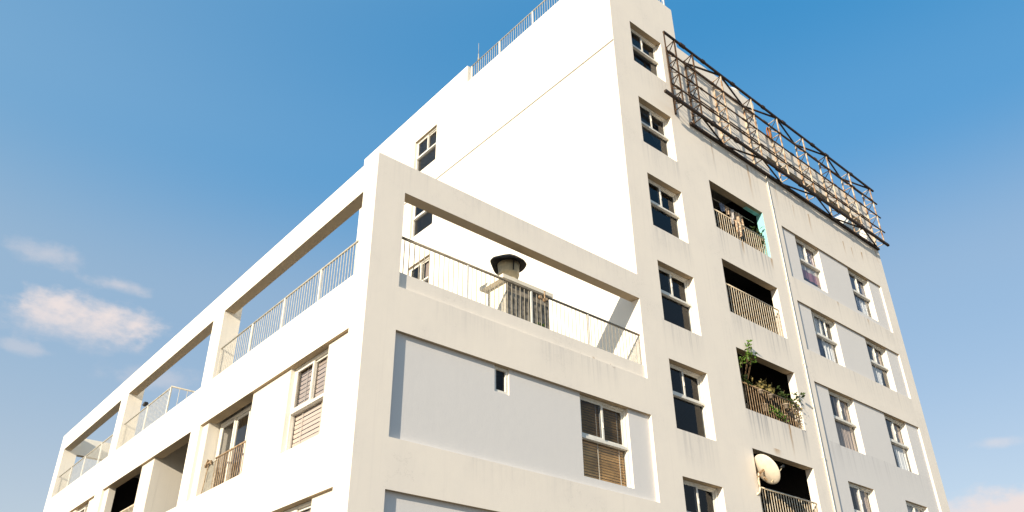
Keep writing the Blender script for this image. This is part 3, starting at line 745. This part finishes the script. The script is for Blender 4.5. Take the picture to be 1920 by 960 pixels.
# a little weed at the foot of the stack
rnd = random.Random(4); mb = MB(); leaves(mb, (4.62, .24, -2.47), (.07, .02, .05), 40, .07, rnd)
tag(mb.build('weed', M['leaf'], None, recalc=False, origin=(4.62, .24, -2.575)), 'little green weed at the foot of the concrete exhaust stack', 'plant')

# ---- laundry in the top balcony
def cloth(name, label, cat, pts_top, drop, m, d, seed, group='laundry drying on the top balcony'):
    rnd = random.Random(seed); (xa, za), (xb, zb_) = pts_top; mb = MB(); nx, nz = 10, 8; g = []
    for j in range(nz+1):
        row = []
        for i in range(nx+1):
            s_ = i/nx; t_ = j/nz
            x = xa+(xb-xa)*s_ + (.5-s_)*.10*t_*(xb-xa)
            z = za+(zb_-za)*s_ - drop*t_*(1+.12*math.sin(s_*5+seed))
            row.append((x, d+.03*math.sin(s_*9+seed*1.7+t_*1.3), z))
        g.append(row)
    for j in range(nz):
        for i in range(nx): mb.quad([g[j][i], g[j][i+1], g[j+1][i+1], g[j+1][i]], 0, True)
    o = mb.build(name, M[m], None, recalc=False, origin=((xa+xb)/2, d, (za+zb_)/2))
    md = o.modifiers.new('thickness', 'SOLIDIFY'); md.thickness = .006
    return tag(o, label, cat, group)
mb = MB(); mb.tube((12.03, .36, 4.74), (14.96, .36, 4.74), .006, 5)
tag(mb.build('clothes_line', M['cord'], None, origin=(12.03, .36, 4.74)), 'thin clothes line strung across the top balcony with the turquoise wall', 'clothes line')
cloth('hanging_shirt', 'blue grey shirt at the left end of the clothes line', 'laundry', ((13.02, 4.735), (13.20, 4.735)), .32, 'cloth_blue', .36, 1)
cloth('hanging_shirt', 'cream patterned shirt drying next to the blue grey one', 'laundry', ((13.28, 4.735), (13.52, 4.735)), .34, 'cloth_cream', .37, 2)
cloth('hanging_towel', 'whitish towel in the middle of the clothes line', 'laundry', ((13.55, 4.735), (13.78, 4.735)), .42, 'cloth_white', .35, 3)
cloth('hanging_shirt', 'long cream and brown garment hanging furthest right on the clothes line', 'laundry', ((13.84, 4.735), (14.24, 4.735)), .52, 'cloth_cream', .36, 4)
cloth('draped_cloth', 'cream cloth draped over the railing of the top balcony', 'laundry', ((13.22, 3.99), (13.52, 3.985)), .52, 'cloth_cream', .055, 5)
cloth('draped_cloth', 'small white cloth over the top balcony railing left of the cream one', 'laundry', ((12.98, 3.99), (13.14, 3.99)), .22, 'cloth_white', .055, 6)
cloth('red_garment', 'red garment in the dark of the balcony on the side facade', 'laundry', ((.9, -4.0), (1.9, -4.05)), .12, 'cloth_red', 13.6, 7, None)

# ---- roof and terrace bits
TK = thing('water_tank', 'cream domed water tank peeking over the roof behind the billboard frame', 'water tank', (15.55, .72, 10.2))
mb = MB(); mb.lathe((15.55, .72, 10.2), [(0, 0), (.42, 0), (.42, .72), (.40, .85)], 28); mb.build('tank_body', M['tank'], TK)
mb = MB(); mb.lathe((15.55, .72, 11.05), [(.41, 0), (.38, .12), (.28, .25), (.14, .32), (.001, .34)], 28); mb.build('tank_dome', M['tank'], TK)
mb = MB(); mb.tube((8.15, 7.11, 12.25), (8.15, 7.11, 13.55), .022, 6); mb.tube((8.15, 7.11, 13.55), (8.15, 7.11, 14.15), .009, 6); mb.tube((8.15, 7.11, 13.2), (8.15, 7.11, 13.32), .035, 6)
tag(mb.build('lightning_rod', M['white_metal'], None, origin=(8.15, 7.11, 12.25)), 'thin upright metal rod beside the end of the roof railing', 'rod')
mb = MB()
for k in range(4):
    rr = .15+.018*k; c = Vector((16.42, -.06-.012*k, 9.2))
    pts = [c+Vector((rr*.6*math.cos(t*.2618+k), 0, rr*1.25*math.sin(t*.2618+k))) for t in range(25)]
    mb.path(pts, .016, 6)
tag(mb.build('hose_coil', M['rope'], None, origin=(16.42, -.06, 9.4)), 'orange coil of hose hung on the billboard frame', 'hose')
mb = MB(); mb.box(.47, .56, 14.95, 15.1, -1.1, -.98); mb.tube((.5, 15.0, -1.0), (.5, 15.28, -1.0), .012, 6); mb.tube((.515, 14.95, -1.04), (.515, 14.86, -1.07), .05, 10, 0, .06)
tag(mb.build('wall_lamp', M['black'], None, origin=(.5, 15.28, -1.0)), 'small black spotlight on a pillar of the side terrace', 'lamp')
mb = MB(); mb.tube((.14, 7.28, -4.93), (.14, 6.92, -4.90), .026, 6); mb.bar((.12, 7.2, -5.0), (.12, 7.08, -4.84), .05, .04); mb.bar((.16, 7.05, -4.86), (.14, 6.9, -4.98), .04, .03); mb.tube((.15, 7.1, -4.95), (.14, 7.22, -5.68), .012, 6)
tag(mb.build('rusty_bracket', M['rusty_rail'], None, origin=(.14, 7.2, -5.7)), 'rusty brown bracket on a leaning rod beside the side balcony door', 'bracket')
mb = MB(); mb.tube((4.55, .09, -1.80), (4.55, .16, -1.80), .045, 10); mb.tube((4.66, .08, -1.62), (4.66, .08, -1.90), .018, 6); mb.bar((4.62, .09, -1.86), (4.74, .09, -1.80), .06, .05)
tag(mb.build('valve', M['rusty_rail'], None, origin=(4.6, .1, -1.8)), 'small dark valve clamped to the terrace handrail in front of the exhaust stack', 'valve')
